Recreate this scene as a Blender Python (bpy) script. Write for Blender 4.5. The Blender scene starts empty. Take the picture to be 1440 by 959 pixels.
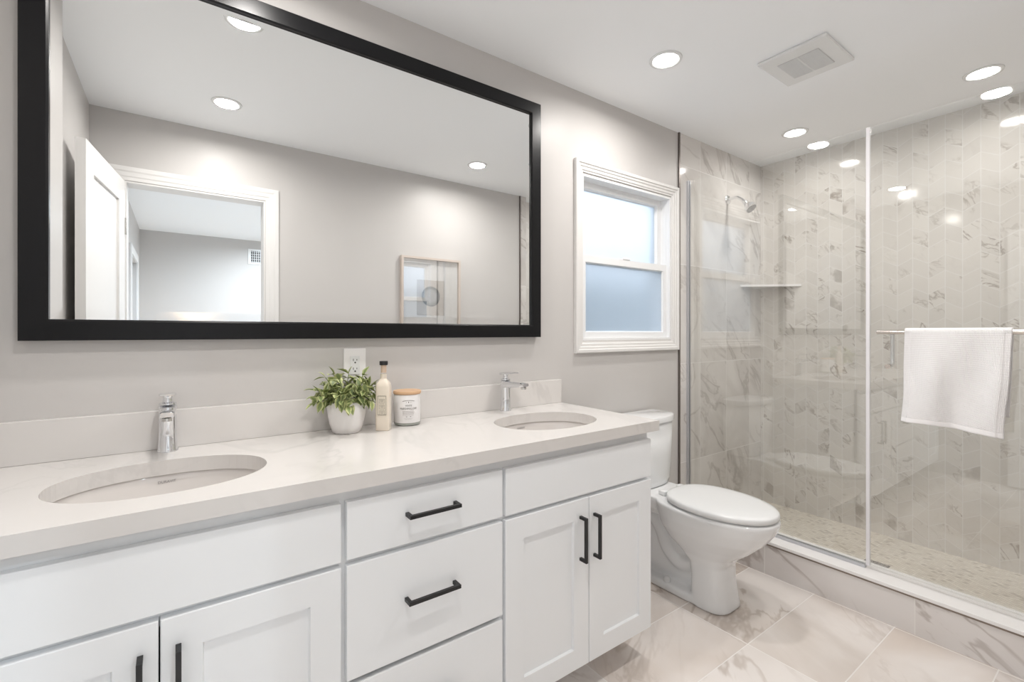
import bpy, bmesh, math, random
from mathutils import Vector, Matrix
random.seed(7)
SC = bpy.context.scene
COL = SC.collection
PI = math.pi

# ------------------------------------------------------------------ camera
cd = bpy.data.cameras.new('camera')
cam = bpy.data.objects.new('camera', cd)
COL.objects.link(cam)
cam.location = (0, 0, 1.238)
cam.rotation_euler = (PI / 2, 0, -math.atan2(.5841, .8117))
cd.sensor_width = 36
cd.lens = 653.0 / 1440 * 36
cd.shift_y = -12.0 / 1440
cd.clip_start = .01
SC.camera = cam

# ------------------------------------------------------------------ world, exposure
SC.view_settings.view_transform = 'Standard'
SC.view_settings.look = 'None'
SC.view_settings.gamma = 1
SC.view_settings.use_curve_mapping = False
SC.view_settings.exposure = 0.49
LAMP = 5.2            # watts per downlight
SKY = 1.7
SC.cycles.max_bounces = 16
SC.cycles.diffuse_bounces = 9
SC.cycles.glossy_bounces = 8
SC.cycles.transmission_bounces = 10
SC.cycles.transparent_max_bounces = 24
SC.cycles.sample_clamp_indirect = 6
SC.cycles.use_denoising = True
W = bpy.data.worlds.new('world')
SC.world = W
W.use_nodes = True
W.node_tree.nodes['Background'].inputs[0].default_value = (.77, .87, 1, 1)
W.node_tree.nodes['Background'].inputs[1].default_value = SKY


# ------------------------------------------------------------------ materials
class NT:
    def __init__(s, name):
        s.m = bpy.data.materials.new(name)
        s.m.use_nodes = True
        s.t = s.m.node_tree
        s.b = s.t.nodes['Principled BSDF']
        s.out = s.t.nodes['Material Output']

    def n(s, typ, **kw):
        nd = s.t.nodes.new(typ)
        for k, v in kw.items():
            setattr(nd, k, v)
        return nd

    def put(s, sock, v):
        if isinstance(v, bpy.types.NodeSocket):
            s.t.links.new(v, sock)
        elif v is not None:
            sock.default_value = v

    def M(s, op, a, b=None, c=None, clamp=False):
        nd = s.n('ShaderNodeMath', operation=op)
        nd.use_clamp = clamp
        for i, v in enumerate((a, b, c)):
            if v is not None:
                s.put(nd.inputs[i], v)
        return nd.outputs[0]

    def comb(s, x, y, z):
        nd = s.n('ShaderNodeCombineXYZ')
        for i, v in enumerate((x, y, z)):
            s.put(nd.inputs[i], v)
        return nd.outputs[0]

    def V(s, op, a, b=None, scale=None):
        nd = s.n('ShaderNodeVectorMath', operation=op)
        s.put(nd.inputs[0], a)
        if b is not None:
            s.put(nd.inputs[1], b)
        if scale is not None:
            s.put(nd.inputs['Scale'], scale)
        return nd.outputs[0]

    def mix(s, f, a, b):
        nd = s.n('ShaderNodeMix', data_type='RGBA')
        s.put(nd.inputs[0], f)
        s.put(nd.inputs[6], a)
        s.put(nd.inputs[7], b)
        return nd.outputs[2]

    def mr(s, v, a, b, c=0., d=1.):
        nd = s.n('ShaderNodeMapRange', interpolation_type='SMOOTHSTEP')
        for i, x in enumerate((v, a, b, c, d)):
            s.put(nd.inputs[i], x)
        return nd.outputs[0]

    def noise(s, vec, scale, detail=4, dist=0., rough=.5):
        nd = s.n('ShaderNodeTexNoise')
        s.put(nd.inputs['Vector'], vec)
        nd.inputs['Scale'].default_value = scale
        nd.inputs['Detail'].default_value = detail
        nd.inputs['Distortion'].default_value = dist
        nd.inputs['Roughness'].default_value = rough
        return nd.outputs[0]

    def bump(s, h, strength=.3, dist=.001):
        nd = s.n('ShaderNodeBump')
        nd.inputs['Strength'].default_value = strength
        nd.inputs['Distance'].default_value = dist
        s.put(nd.inputs['Height'], h)
        s.t.links.new(nd.outputs[0], s.b.inputs['Normal'])

    def coord(s, which='Object'):
        return s.n('ShaderNodeTexCoord').outputs[which]

    def sep(s, v):
        nd = s.n('ShaderNodeSeparateXYZ')
        s.put(nd.inputs[0], v)
        return nd.outputs


def c4(c):
    return (c[0], c[1], c[2], 1)


def mat(name, col, rough=.5, metal=0., spec=.5, coat=0., bump=None, var=0.):
    t = NT(name)
    b = t.b
    b.inputs['Base Color'].default_value = c4(col)
    b.inputs['Roughness'].default_value = rough
    b.inputs['Metallic'].default_value = metal
    b.inputs['Specular IOR Level'].default_value = spec
    b.inputs['Coat Weight'].default_value = coat
    b.inputs['Coat Roughness'].default_value = .05
    co = t.coord()
    if var:
        f = t.noise(co, 6, 3)
        t.put(b.inputs['Base Color'], t.mix(f, c4([x * (1 - var) for x in col]), c4([min(1, x * (1 + var)) for x in col])))
    if bump:
        t.bump(t.noise(co, bump[0], 3), bump[1], bump[2])
    return t.m


def veins(t, vec, scale, width=.03, lo=.45, hi=.62, seed=0., plane='floor'):
    """thin ridges where a distorted noise crosses its middle, kept only in patches"""
    rot = t.n('ShaderNodeVectorRotate', rotation_type='Z_AXIS' if plane == 'floor' else ('Y_AXIS' if plane == 'wy' else 'X_AXIS'))
    t.put(rot.inputs['Vector'], vec)
    rot.inputs['Angle'].default_value = .75
    v2 = t.V('MULTIPLY', rot.outputs[0], (1., 1., .55) if plane != 'floor' else (1., .45, 1.))
    v2 = t.V('ADD', v2, (seed, seed * .7, seed * 1.3))
    n = t.noise(v2, scale, 5, 1.1, .55)
    r = t.M('ABSOLUTE', t.M('SUBTRACT', n, .5))
    line = t.mr(r, 0., width, 1., 0.)
    m = t.mr(t.noise(t.V('ADD', v2, (9.1, 3.3, 5.7)), scale * .55, 2), lo, hi)
    return t.M('MULTIPLY', line, m)


def marble(name, mode, base, vein, cloud, grout, rough, vscale=3.0, joint=.002, coat=0., tile=None, amount=.85):
    t = NT(name)
    X, Y, Z = t.sep(t.coord())
    if mode == 'floor':
        a, b_ = X, Y
    elif mode == 'wy':      # plane of constant Y
        a, b_ = X, Z
    elif mode in ('wx', 'chev'):      # plane of constant X
        a, b_ = Y, Z
    else:
        a, b_ = X, Y
    pos = t.comb(X, Y, Z)
    if mode == 'none':
        vec = pos
        gm = None
        rnd = None
    else:
        if mode == 'chev':
            w, h, a0, z0, dz = tile
            u = t.M('DIVIDE', t.M('SUBTRACT', a, a0), w)
            fu = t.M('FRACT', u)
            cu = t.M('FLOOR', u)
            tri = t.M('PINGPONG', u, 1.)
            v = t.M('DIVIDE', t.M('ADD', t.M('SUBTRACT', b_, z0), t.M('MULTIPLY', tri, dz)), h)
        else:
            w, h, a0, z0 = tile
            u = t.M('DIVIDE', t.M('SUBTRACT', a, a0), w)
            fu = t.M('FRACT', u)
            cu = t.M('FLOOR', u)
            v = t.M('DIVIDE', t.M('SUBTRACT', b_, z0), h)
        fv = t.M('FRACT', v)
        cv = t.M('FLOOR', v)
        du = t.M('MULTIPLY', t.M('MINIMUM', fu, t.M('SUBTRACT', 1., fu)), w)
        dv = t.M('MULTIPLY', t.M('MINIMUM', fv, t.M('SUBTRACT', 1., fv)), h)
        d = t.M('MINIMUM', du, dv)
        gm = t.mr(d, joint * .35, joint * .65, 1., 0.)
        wn = t.n('ShaderNodeTexWhiteNoise', noise_dimensions='3D')
        t.put(wn.inputs['Vector'], t.comb(cu, cv, 3.7))
        rnd = wn.outputs['Value']
        vec = t.V('ADD', pos, t.V('SCALE', wn.outputs['Color'], scale=37.))
    if mode == 'chev':
        r1, r2, r3 = t.sep(wn.outputs['Color'])
        v1 = veins(t, vec, vscale, .035, .5, .62, 0, 'wx')
        v2 = veins(t, vec, vscale * 2.2, .05, .52, .65, 5, 'wx')
        dark = t.mr(r1, .9, 1., 0., 1.)
        patch = t.mr(t.noise(vec, vscale * 1.4, 3), .42, .62)
        vv = t.M('MAXIMUM', v1, t.M('MULTIPLY', v2, .6))
        some = t.mr(r2, .35, .65, .15, 1.)
        f = t.M('MULTIPLY', vv, some)
        f = t.M('ADD', f, t.M('MULTIPLY', dark, t.M('MULTIPLY', patch, .75)), clamp=True)
        cl = t.M('MULTIPLY', r3, .6)
        colr = t.mix(cl, c4(base), c4(cloud))
        colr = t.mix(t.M('MULTIPLY', f, amount), colr, c4(vein))
    else:
        v1 = veins(t, vec, vscale, .026, .46, .6, 0, mode)
        v2 = veins(t, vec, vscale * 2.6, .035, .5, .62, 5, mode)
        v3 = veins(t, vec, vscale * .8, .14, .42, .65, 11, mode)
        cl = t.mr(t.noise(vec, vscale * .7, 4, .6), .4, .72, 0., .9)
        colr = t.mix(cl, c4(base), c4(cloud))
        colr = t.mix(t.M('MULTIPLY', v3, .35 * amount), colr, c4(vein))
        colr = t.mix(t.M('MULTIPLY', t.M('MAXIMUM', t.M('MULTIPLY', v1, .75), t.M('MULTIPLY', v2, .4)), amount), colr, c4(vein))
    if gm is not None:
        colr = t.mix(gm, colr, c4(grout))
        t.bump(t.M('SUBTRACT', 1., gm), .25, .0008)
        t.put(t.b.inputs['Roughness'], t.mr(gm, 0., 1., rough, .6))
    else:
        t.b.inputs['Roughness'].default_value = rough
    t.put(t.b.inputs['Base Color'], colr)
    t.b.inputs['Coat Weight'].default_value = coat
    return t.m


def mosaic(name):
    t = NT(name)
    X, Y, Z = t.sep(t.coord())
    s = .021
    u = t.M('DIVIDE', t.M('ADD', X, t.M('MULTIPLY', Y, .62)), s)
    v = t.M('DIVIDE', t.M('SUBTRACT', X, t.M('MULTIPLY', Y, .62)), s)
    fu, fv = t.M('FRACT', u), t.M('FRACT', v)
    d = t.M('MINIMUM', t.M('MINIMUM', fu, t.M('SUBTRACT', 1., fu)), t.M('MINIMUM', fv, t.M('SUBTRACT', 1., fv)))
    gm = t.mr(d, .06, .12, 1., 0.)
    wn = t.n('ShaderNodeTexWhiteNoise', noise_dimensions='2D')
    t.put(wn.inputs['Vector'], t.comb(t.M('FLOOR', u), t.M('FLOOR', v), 0.))
    r = wn.outputs['Value']
    c = t.mix(r, c4((.70, .65, .57)), c4((.86, .82, .74)))
    c = t.mix(t.mr(r, .86, .92, 0., .7), c, c4((.42, .37, .31)))
    c = t.mix(gm, c, c4((.60, .56, .50)))
    t.put(t.b.inputs['Base Color'], c)
    t.b.inputs['Roughness'].default_value = .4
    t.bump(t.M('SUBTRACT', 1., gm), .3, .001)
    return t.m


def glass_mat(name, r0, tint=(1, 1, 1)):
    """clear pane: see-through plus a mirror reflection that grows at grazing angles"""
    t = NT(name)
    t.t.nodes.remove(t.b)
    lw = t.n('ShaderNodeLayerWeight')
    lw.inputs['Blend'].default_value = .5
    f5 = t.M('POWER', lw.outputs['Facing'], 5.)
    fac = t.M('ADD', t.M('MULTIPLY', f5, 1 - r0), r0)
    tr = t.n('ShaderNodeBsdfTransparent')
    tr.inputs[0].default_value = c4(tint)
    gl = t.n('ShaderNodeBsdfGlossy')
    gl.inputs['Roughness'].default_value = 0.
    gl.inputs['Color'].default_value = (1, 1, 1, 1)
    mx = t.n('ShaderNodeMixShader')
    t.put(mx.inputs[0], fac)
    t.t.links.new(tr.outputs[0], mx.inputs[1])
    t.t.links.new(gl.outputs[0], mx.inputs[2])
    t.t.links.new(mx.outputs[0], t.out.inputs[0])
    return t.m


def emit_mat(name, col, strength):
    t = NT(name)
    t.b.inputs['Base Color'].default_value = c4((.8, .8, .8))
    t.b.inputs['Emission Color'].default_value = c4(col)
    t.b.inputs['Emission Strength'].default_value = strength
    return t.m


M = {}
M['wall'] = mat('wall_paint', (.565, .548, .536), .40, spec=.28, bump=(90, .08, .001))
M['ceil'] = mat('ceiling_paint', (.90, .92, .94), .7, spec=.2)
M['trim'] = mat('trim_paint', (.74, .73, .72), .45)
M['vinyl'] = mat('window_vinyl', (.82, .83, .84), .3)
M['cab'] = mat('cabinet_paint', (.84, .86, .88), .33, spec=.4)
M['cabin'] = mat('cabinet_box', (.78, .79, .80), .4)
M['black'] = mat('matte_black_metal', (.012, .012, .013), .38, spec=.5)
M['frame'] = mat('black_frame', (.006, .006, .007), .28, spec=.25)
M['mirror'] = mat('mirror_silver', (.93, .94, .94), 0.0, 1.)
M['chrome'] = mat('chrome', (.80, .81, .83), .05, 1.)
M['nickel'] = mat('polished_nickel', (.74, .69, .65), .12, 1.)
M['steel'] = mat('brushed_steel', (.62, .61, .59), .25, 1.)
M['dark'] = mat('dark_edge', (.16, .14, .13), .35, .6)
M['brown'] = mat('brown_edge', (.27, .22, .19), .4, .3)
M['ceramic'] = mat('white_porcelain', (.78, .79, .80), .08, coat=.6)
M['sinkc'] = mat('sink_porcelain', (.70, .67, .65), .08, coat=.6)
M['plastic'] = mat('white_plastic', (.74, .75, .755), .25)
M['plate'] = mat('outlet_plastic', (.80, .79, .79), .3)
M['hole'] = mat('dark_slot', (.02, .02, .02), .6)
M['outslot'] = mat('fan_grille', (.55, .55, .55), .6)
M['quartz'] = marble('white_quartz', 'none', (.69, .668, .65), (.44, .425, .42), (.66, .64, .625), None, .16, vscale=1.5, amount=.42)
M['floor'] = marble('marble_floor_tile', 'floor', (.80, .76, .735), (.42, .35, .30), (.65, .57, .51), (.80, .775, .75), .13,
                    vscale=1.9, joint=.004, tile=(.603, .305, 1.235, .645))
M['curb'] = marble('marble_curb_tile', 'wx', (.77, .745, .735), (.40, .35, .325), (.65, .61, .59), (.78, .76, .74), .14,
                   vscale=2.0, joint=.004, tile=(.60, .6, 1.18, -.1))
M['tilewall'] = marble('marble_wall_tile', 'wy', (.70, .68, .66), (.36, .33, .31), (.63, .605, .58), (.73, .72, .71), .09,
                       vscale=2.6, joint=.003, tile=(.30, .60, 2.67, .45))
M['chev'] = marble('chevron_marble_tile', 'chev', (.68, .655, .62), (.30, .26, .225), (.59, .565, .535), (.69, .68, .665), .09,
                   vscale=9., joint=.003, tile=(.0698, .087, .6824, .5367, .0405), amount=.85)
M['mosaic'] = mosaic('shower_mosaic')
M['slab'] = mat('white_stone_sill', (.86, .85, .85), .12)
M['glass'] = glass_mat('shower_glass', .095, (.985, .99, .985))
M['picglass'] = glass_mat('picture_glass', .22)
M['clear'] = glass_mat('clear_glass', .05, (.985, .985, .985))
M['seal'] = mat('clear_vinyl_seal', (.80, .79, .82), .15)
M['wood'] = mat('light_wood', (.62, .40, .24), .45, var=.15)
M['palewood'] = mat('pale_wood_frame', (.56, .49, .44), .45, var=.1)
M['mat'] = mat('picture_mat', (.80, .80, .80), .8)
M['cream'] = mat('cream_lotion', (.74, .66, .56), .25, coat=.5)
M['label'] = mat('label_paper', (.72, .66, .56), .6)
M['ink'] = mat('label_ink', (.16, .15, .14), .6)
M['softink'] = mat('faded_label_ink', (.42, .40, .39), .6)
M['sinkink'] = mat('sink_mark', (.25, .24, .24), .4)
M['jar'] = mat('white_glass_jar', (.80, .79, .79), .1, coat=.6)
M['pot'] = mat('white_ceramic_pot', (.83, .81, .80), .3, bump=(60, .1, .001))
M['soil'] = mat('soil', (.06, .045, .03), .9)
M['hallfloor'] = mat('hall_floor', (.62, .58, .54), .4, var=.1)
M['shade'] = None


def leafmat():
    t = NT('variegated_leaf')
    oi = t.n('ShaderNodeAttribute', attribute_name='tone')
    uv = t.coord('UV')
    u, v, w_ = t.sep(uv)
    e = t.M('ABSOLUTE', t.M('SUBTRACT', u, .5))
    r = oi.outputs['Fac']
    dark = t.mix(r, c4((.09, .14, .05)), c4((.22, .29, .10)))
    lite = t.mix(r, c4((.38, .42, .18)), c4((.62, .64, .32)))
    f = t.mr(t.M('ADD', e, t.M('MULTIPLY', t.noise(t.coord(), 60, 2), .25)), .28, .48, .12, .9)
    t.put(t.b.inputs['Base Color'], t.mix(f, dark, lite))
    t.b.inputs['Roughness'].default_value = .45
    return t.m


M['leaf'] = leafmat()
M['stem'] = mat('plant_stem', (.12, .16, .05), .6)


def frosted():
    t = NT('frosted_glass')
    b = t.b
    b.inputs['Base Color'].default_value = (.82, .85, .88, 1)
    b.inputs['Roughness'].default_value = .45
    b.inputs['Transmission Weight'].default_value = 1.
    b.inputs['IOR'].default_value = 1.25
    v = t.n('ShaderNodeTexVoronoi')
    v.inputs['Scale'].default_value = 260
    t.put(v.inputs['Vector'], t.coord())
    t.bump(v.outputs[0], .25, .001)
    tr = t.n('ShaderNodeBsdfTranslucent')
    tr.inputs[0].default_value = (.93, .97, 1, 1)
    mx = t.n('ShaderNodeMixShader')
    mx.inputs[0].default_value = .3
    t.t.links.new(b.outputs[0], mx.inputs[1])
    t.t.links.new(tr.outputs[0], mx.inputs[2])
    t.t.links.new(mx.outputs[0], t.out.inputs[0])
    return t.m


M['frost'] = frosted()


def towelmat():
    t = NT('white_waffle_towel')
    t.b.inputs['Base Color'].default_value = (.92, .91, .92, 1)
    t.b.inputs['Roughness'].default_value = .95
    t.b.inputs['Sheen Weight'].default_value = .3
    uv = t.coord('UV')
    u, v, w_ = t.sep(uv)
    # diamond waffle, absent on the flat hem band
    k = 2 * PI / .0085
    a = t.M('MULTIPLY', t.M('ADD', u, v), k)
    c = t.M('MULTIPLY', t.M('SUBTRACT', u, v), k)
    h = t.M('MULTIPLY', t.M('SINE', a), t.M('SINE', c))
    hem = t.mr(v, .018, .022)
    fine = t.M('MULTIPLY', t.noise(t.comb(u, v, 0.), 900, 2), .25)
    groove = t.M('MULTIPLY', t.mr(t.M('ABSOLUTE', t.M('SUBTRACT', v, .020)), 0., .0016, 1., 0.), -2.5)
    t.bump(t.M('ADD', t.M('ADD', t.M('MULTIPLY', h, hem), fine), groove), .6, .0016)
    return t.m


M['towel'] = towelmat()


def artmat():
    t = NT('ink_circle_print')
    X, Y, Z = t.sep(t.coord())
    dx = t.M('SUBTRACT', X, 0.)
    dz = t.M('SUBTRACT', Z, 0.02)
    d = t.M('SQRT', t.M('ADD', t.M('MULTIPLY', dx, dx), t.M('MULTIPLY', dz, dz)))
    d = t.M('ADD', d, t.M('MULTIPLY', t.M('SUBTRACT', t.noise(t.coord(), 25, 3), .5), .006))
    inside = t.mr(d, .076, .079, 1., 0.)
    ring = t.mr(d, .035, .078, 0., 1.)
    rings = t.M('MULTIPLY', t.M('SINE', t.M('MULTIPLY', d, 900.)), .5)
    f = t.M('ADD', t.M('MULTIPLY', ring, .8), t.M('MULTIPLY', rings, .15), clamp=True)
    ink = t.mix(f, c4((.40, .42, .44)), c4((.07, .08, .09)))
    t.put(t.b.inputs['Base Color'], t.mix(inside, c4((.56, .53, .50)), ink))
    t.b.inputs['Roughness'].default_value = .8
    return t.m


M['art'] = artmat()
M['lens'] = emit_mat('downlight_lens', (1., .965, .925), 14.)
M['lampshade'] = emit_mat('lit_lamp_shade', (1., .78, .55), 3.0)
M['bulb'] = emit_mat('bulb', (1., .74, .48), 90.)
M['hall_fill_lens'] = emit_mat('added_fill_light_lens', (.97, .985, 1.), 14.)


# ------------------------------------------------------------------ mesh helpers
def put(name, bm, m, parent=None, loc=None, smooth=False, rotz=0.):
    bmesh.ops.recalc_face_normals(bm, faces=bm.faces)
    me = bpy.data.meshes.new(name)
    bm.to_mesh(me)
    bm.free()
    if smooth:
        me.polygons.foreach_set('use_smooth', [True] * len(me.polygons))
        if smooth != 'all':
            try:
                me.set_sharp_from_angle(angle=math.radians(38))
            except Exception:
                pass
    o = bpy.data.objects.new(name, me)
    COL.objects.link(o)
    for mm in (m if isinstance(m, (list, tuple)) else [m]):
        me.materials.append(mm)
    if parent is not None:
        o.parent = parent
    if loc is not None:
        o.location = loc
    o.rotation_euler.z = rotz
    return o


def thing(name, label, cat, loc=(0, 0, 0), rotz=0., group=None):
    o = bpy.data.objects.new(name, None)
    COL.objects.link(o)
    o.empty_display_size = .05
    o.location = loc
    o.rotation_euler.z = rotz
    o['label'] = label
    o['category'] = cat
    if group:
        o['group'] = group
    return o


def tag(o, label, cat, group=None):
    o['label'] = label
    o['category'] = cat
    if group:
        o['group'] = group
    return o


def struct(o):
    o['kind'] = 'structure'
    return o


def sempty(name, loc=(0, 0, 0), rotz=0.):
    o = bpy.data.objects.new(name, None)
    COL.objects.link(o)
    o.location = loc
    o.rotation_euler.z = rotz
    o['kind'] = 'structure'
    return o


def box(bm, x0, x1, y0, y1, z0, z1, bev=0., seg=2):
    vs = [bm.verts.new(p) for p in ((x0, y0, z0), (x1, y0, z0), (x1, y1, z0), (x0, y1, z0),
                                    (x0, y0, z1), (x1, y0, z1), (x1, y1, z1), (x0, y1, z1))]
    fs = [bm.faces.new([vs[i] for i in f]) for f in ((3, 2, 1, 0), (4, 5, 6, 7), (0, 1, 5, 4), (1, 2, 6, 5), (2, 3, 7, 6), (3, 0, 4, 7))]
    if bev:
        es = set()
        for f in fs:
            es.update(f.edges)
        bmesh.ops.bevel(bm, geom=list(es), offset=bev, segments=seg, affect='EDGES', profile=.5)
    return bm


def B(*a, **k):
    return box(bmesh.new(), *a, **k)


def lathe(bm, prof, cx=0., cy=0., n=48, sx=1., sy=1., cap0=True, cap1=True):
    rings = []
    for r, z in prof:
        rings.append([bm.verts.new((cx + r * sx * math.cos(2 * PI * i / n), cy + r * sy * math.sin(2 * PI * i / n), z)) for i in range(n)])
    for a, b in zip(rings, rings[1:]):
        for i in range(n):
            bm.faces.new((a[i], a[(i + 1) % n], b[(i + 1) % n], b[i]))
    if cap0:
        bm.faces.new(rings[0][::-1])
    if cap1:
        bm.faces.new(rings[-1])
    return bm


def tube(bm, pts, r, n=14, rr=None):
    pts = [Vector(p) for p in pts]
    rings = []
    prev = None
    for i, p in enumerate(pts):
        if i == 0:
            d = pts[1] - p
        elif i == len(pts) - 1:
            d = p - pts[-2]
        else:
            d = (pts[i + 1] - p).normalized() + (p - pts[i - 1]).normalized()
        d.normalize()
        up = Vector((0, 0, 1)) if abs(d.z) < .95 else Vector((1, 0, 0))
        if prev is not None:
            up = prev
        s = d.cross(up).normalized()
        u = s.cross(d).normalized()
        prev = u
        ra = rr[i] if rr else r
        rings.append([bm.verts.new(p + (s * math.cos(2 * PI * k / n) + u * math.sin(2 * PI * k / n)) * ra) for k in range(n)])
    for a, b in zip(rings, rings[1:]):
        for i in range(n):
            bm.faces.new((a[i], a[(i + 1) % n], b[(i + 1) % n], b[i]))
    bm.faces.new(rings[0][::-1])
    bm.faces.new(rings[-1])
    return bm


def loft(bm, rings, caps=True):
    vr = [[bm.verts.new(p) for p in r] for r in rings]
    n = len(vr[0])
    for a, b in zip(vr, vr[1:]):
        for i in range(n):
            bm.faces.new((a[i], a[(i + 1) % n], b[(i + 1) % n], b[i]))
    if caps:
        bm.faces.new(vr[0][::-1])
        bm.faces.new(vr[-1])
    return bm


def frame_profile(bm, x0, x1, z0, z1, prof, yback, axis='y', sides=4):
    """mitred moulding round a rectangle in an XZ plane. prof: list of (inset, out); out measured towards -Y from yback"""
    n = len(prof)
    cor = []
    for ins, out in prof:
        cor.append([(x0 + ins, yback - out, z0 + ins), (x1 - ins, yback - out, z0 + ins), (x1 - ins, yback - out, z1 - ins), (x0 + ins, yback - out, z1 - ins)])
    vs = [[bm.verts.new(p) for p in c] for c in cor]
    for i in range(n):
        a, b = vs[i], vs[(i + 1) % n]
        for k in range(4):
            bm.faces.new((a[k], a[(k + 1) % 4], b[(k + 1) % 4], b[k]))
    return bm


def text_mesh(body, size, depth=.0004):
    cu = bpy.data.curves.new('t', 'FONT')
    cu.body = body
    cu.size = size
    cu.align_x = 'CENTER'
    cu.align_y = 'CENTER'
    cu.extrude = depth
    cu.resolution_u = 3
    ob = bpy.data.objects.new('t', cu)
    COL.objects.link(ob)
    bpy.context.view_layer.update()
    dg = bpy.context.evaluated_depsgraph_get()
    me = bpy.data.meshes.new_from_object(ob.evaluated_get(dg))
    bm = bmesh.new()
    bm.from_mesh(me)
    bpy.data.objects.remove(ob)
    bpy.data.curves.remove(cu)
    bpy.data.meshes.remove(me)
    return bm


# ------------------------------------------------------------------ room dimensions
XL, XT, XB = -.379, 2.453, 3.431       # left wall, start of shower tile, shower back wall
YV, YO = 1.684, .035                   # vanity wall, opposite wall
ZC = 2.44
YH = -.085                             # hall side of the opposite wall
YF = -3.60                             # far wall of the bedroom
TH = .15

# vanity wall with window hole
WX0, WX1, WZ0, WZ1 = 1.645, 2.373, 1.197, 2.038
bm = bmesh.new()
box(bm, XL - TH, WX0, YV, YV + TH, 0, ZC)
box(bm, WX1, XT, YV, YV + TH, 0, ZC)
box(bm, WX0, WX1, YV, YV + TH, 0, WZ0)
box(bm, WX0, WX1, YV, YV + TH, WZ1, ZC)
struct(put('wall_vanity', bm, M['wall']))
struct(put('wall_left', B(XL - TH, XL, YH, YV, 0, ZC), M['wall']))
# opposite wall with the doorway the camera stands in
DX0, DX1, DZ = -.235, .446, 2.065
bm = bmesh.new()
box(bm, XL, DX0, YH, YO, 0, ZC)
box(bm, DX1, XT, YH, YO, 0, ZC)
box(bm, DX0, DX1, YH, YO, DZ, ZC)
struct(put('wall_opposite', bm, M['wall']))
bm = B(XT, XB + TH, YV - .004, YV + TH, 0, ZC)
struct(put('wall_shower_left', bm, M['tilewall']))
struct(put('wall_shower_right', B(XT, XB + TH, YH, YO + .004, 0, ZC), M['tilewall']))
struct(put('wall_shower_back', B(XB, XB + TH, YO + .004, YV - .004, 0, ZC), M['chev']))
struct(put('floor', B(XL - TH, 2.449, YH, YV + TH, -.1, 0), M['floor']))
struct(put('floor_shower', B(2.60, XB + TH, YH, YV + TH, -.1, .025), M['mosaic']))
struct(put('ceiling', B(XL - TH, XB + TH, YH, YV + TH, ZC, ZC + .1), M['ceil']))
# curb
cb = struct(put('wall_shower_curb', B(2.449, 2.60, YO + .004, YV - .004, -.1, .150), M['curb']))
struct(put('trim_1', B(2.4455, 2.604, YO + .004, YV - .004, .150, .158), M['brown']))  # thin brown strip under the slab
struct(put('trim_2', B(2.441, 2.606, YO + .004, YV - .004, .158, .173, bev=.002), M['slab']))
struct(put('trim_3', B(XT - .012, XT, YV - .009, YV, 0, ZC), M['dark']))  # narrow dark strip where the tile starts
struct(put('trim_4', B(XT - .012, XT, YO, YO + .009, 0, ZC), M['dark']))
struct(put('baseboard_vanity', B(1.478, XT - .012, YV - .014, YV, 0, .10, bev=.003), M['trim']))
struct(put('baseboard_opposite', B(DX1 + .09, XT - .012, YO, YO + .014, 0, .10, bev=.003), M['trim']))

# bedroom beyond the doorway (seen in the mirror)
HXL, HXR = -.362, 3.2
HW0, HW1, HZ0, HZ1 = -3.05, -2.25, .35, 1.98
bm = bmesh.new()
box(bm, HXL - TH, HXL, YF, HW0, 0, ZC)
box(bm, HXL - TH, HXL, HW1, YH, 0, ZC)
box(bm, HXL - TH, HXL, HW0, HW1, 0, HZ0)
box(bm, HXL - TH, HXL, HW0, HW1, HZ1, ZC)
struct(put('wall_bedroom_left', bm, M['wall']))
struct(put('wall_bedroom_far', B(HXL - TH, HXR + TH, YF - TH, YF, 0, ZC), M['wall']))
bm = bmesh.new()
box(bm, HXR, HXR + TH, YF, -3.0, 0, ZC)
box(bm, HXR, HXR + TH, -1.0, YH, 0, ZC)
box(bm, HXR, HXR + TH, -3.0, -1.0, 0, .5)
box(bm, HXR, HXR + TH, -3.0, -1.0, 2.1, ZC)
struct(put('wall_bedroom_right', bm, M['wall']))
struct(put('floor_bedroom', B(HXL - TH, HXR + TH, YF - TH, YH, -.1, 0), M['hallfloor']))
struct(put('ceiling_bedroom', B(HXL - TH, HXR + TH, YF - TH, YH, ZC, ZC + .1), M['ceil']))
struct(put('ground_outside', B(-14, 18, -16, 16, -.35, -.25), mat('outside_ground', (.20, .21, .19), .9, var=.2)))
tag(put('garden_fence', B(-3, 9, 3.2, 3.3, -.25, 1.85), mat('fence_wood', (.20, .23, .235), .8, var=.2)),
    'grey board fence outside, a dim shape behind the frosted lower window pane', 'fence')


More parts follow.
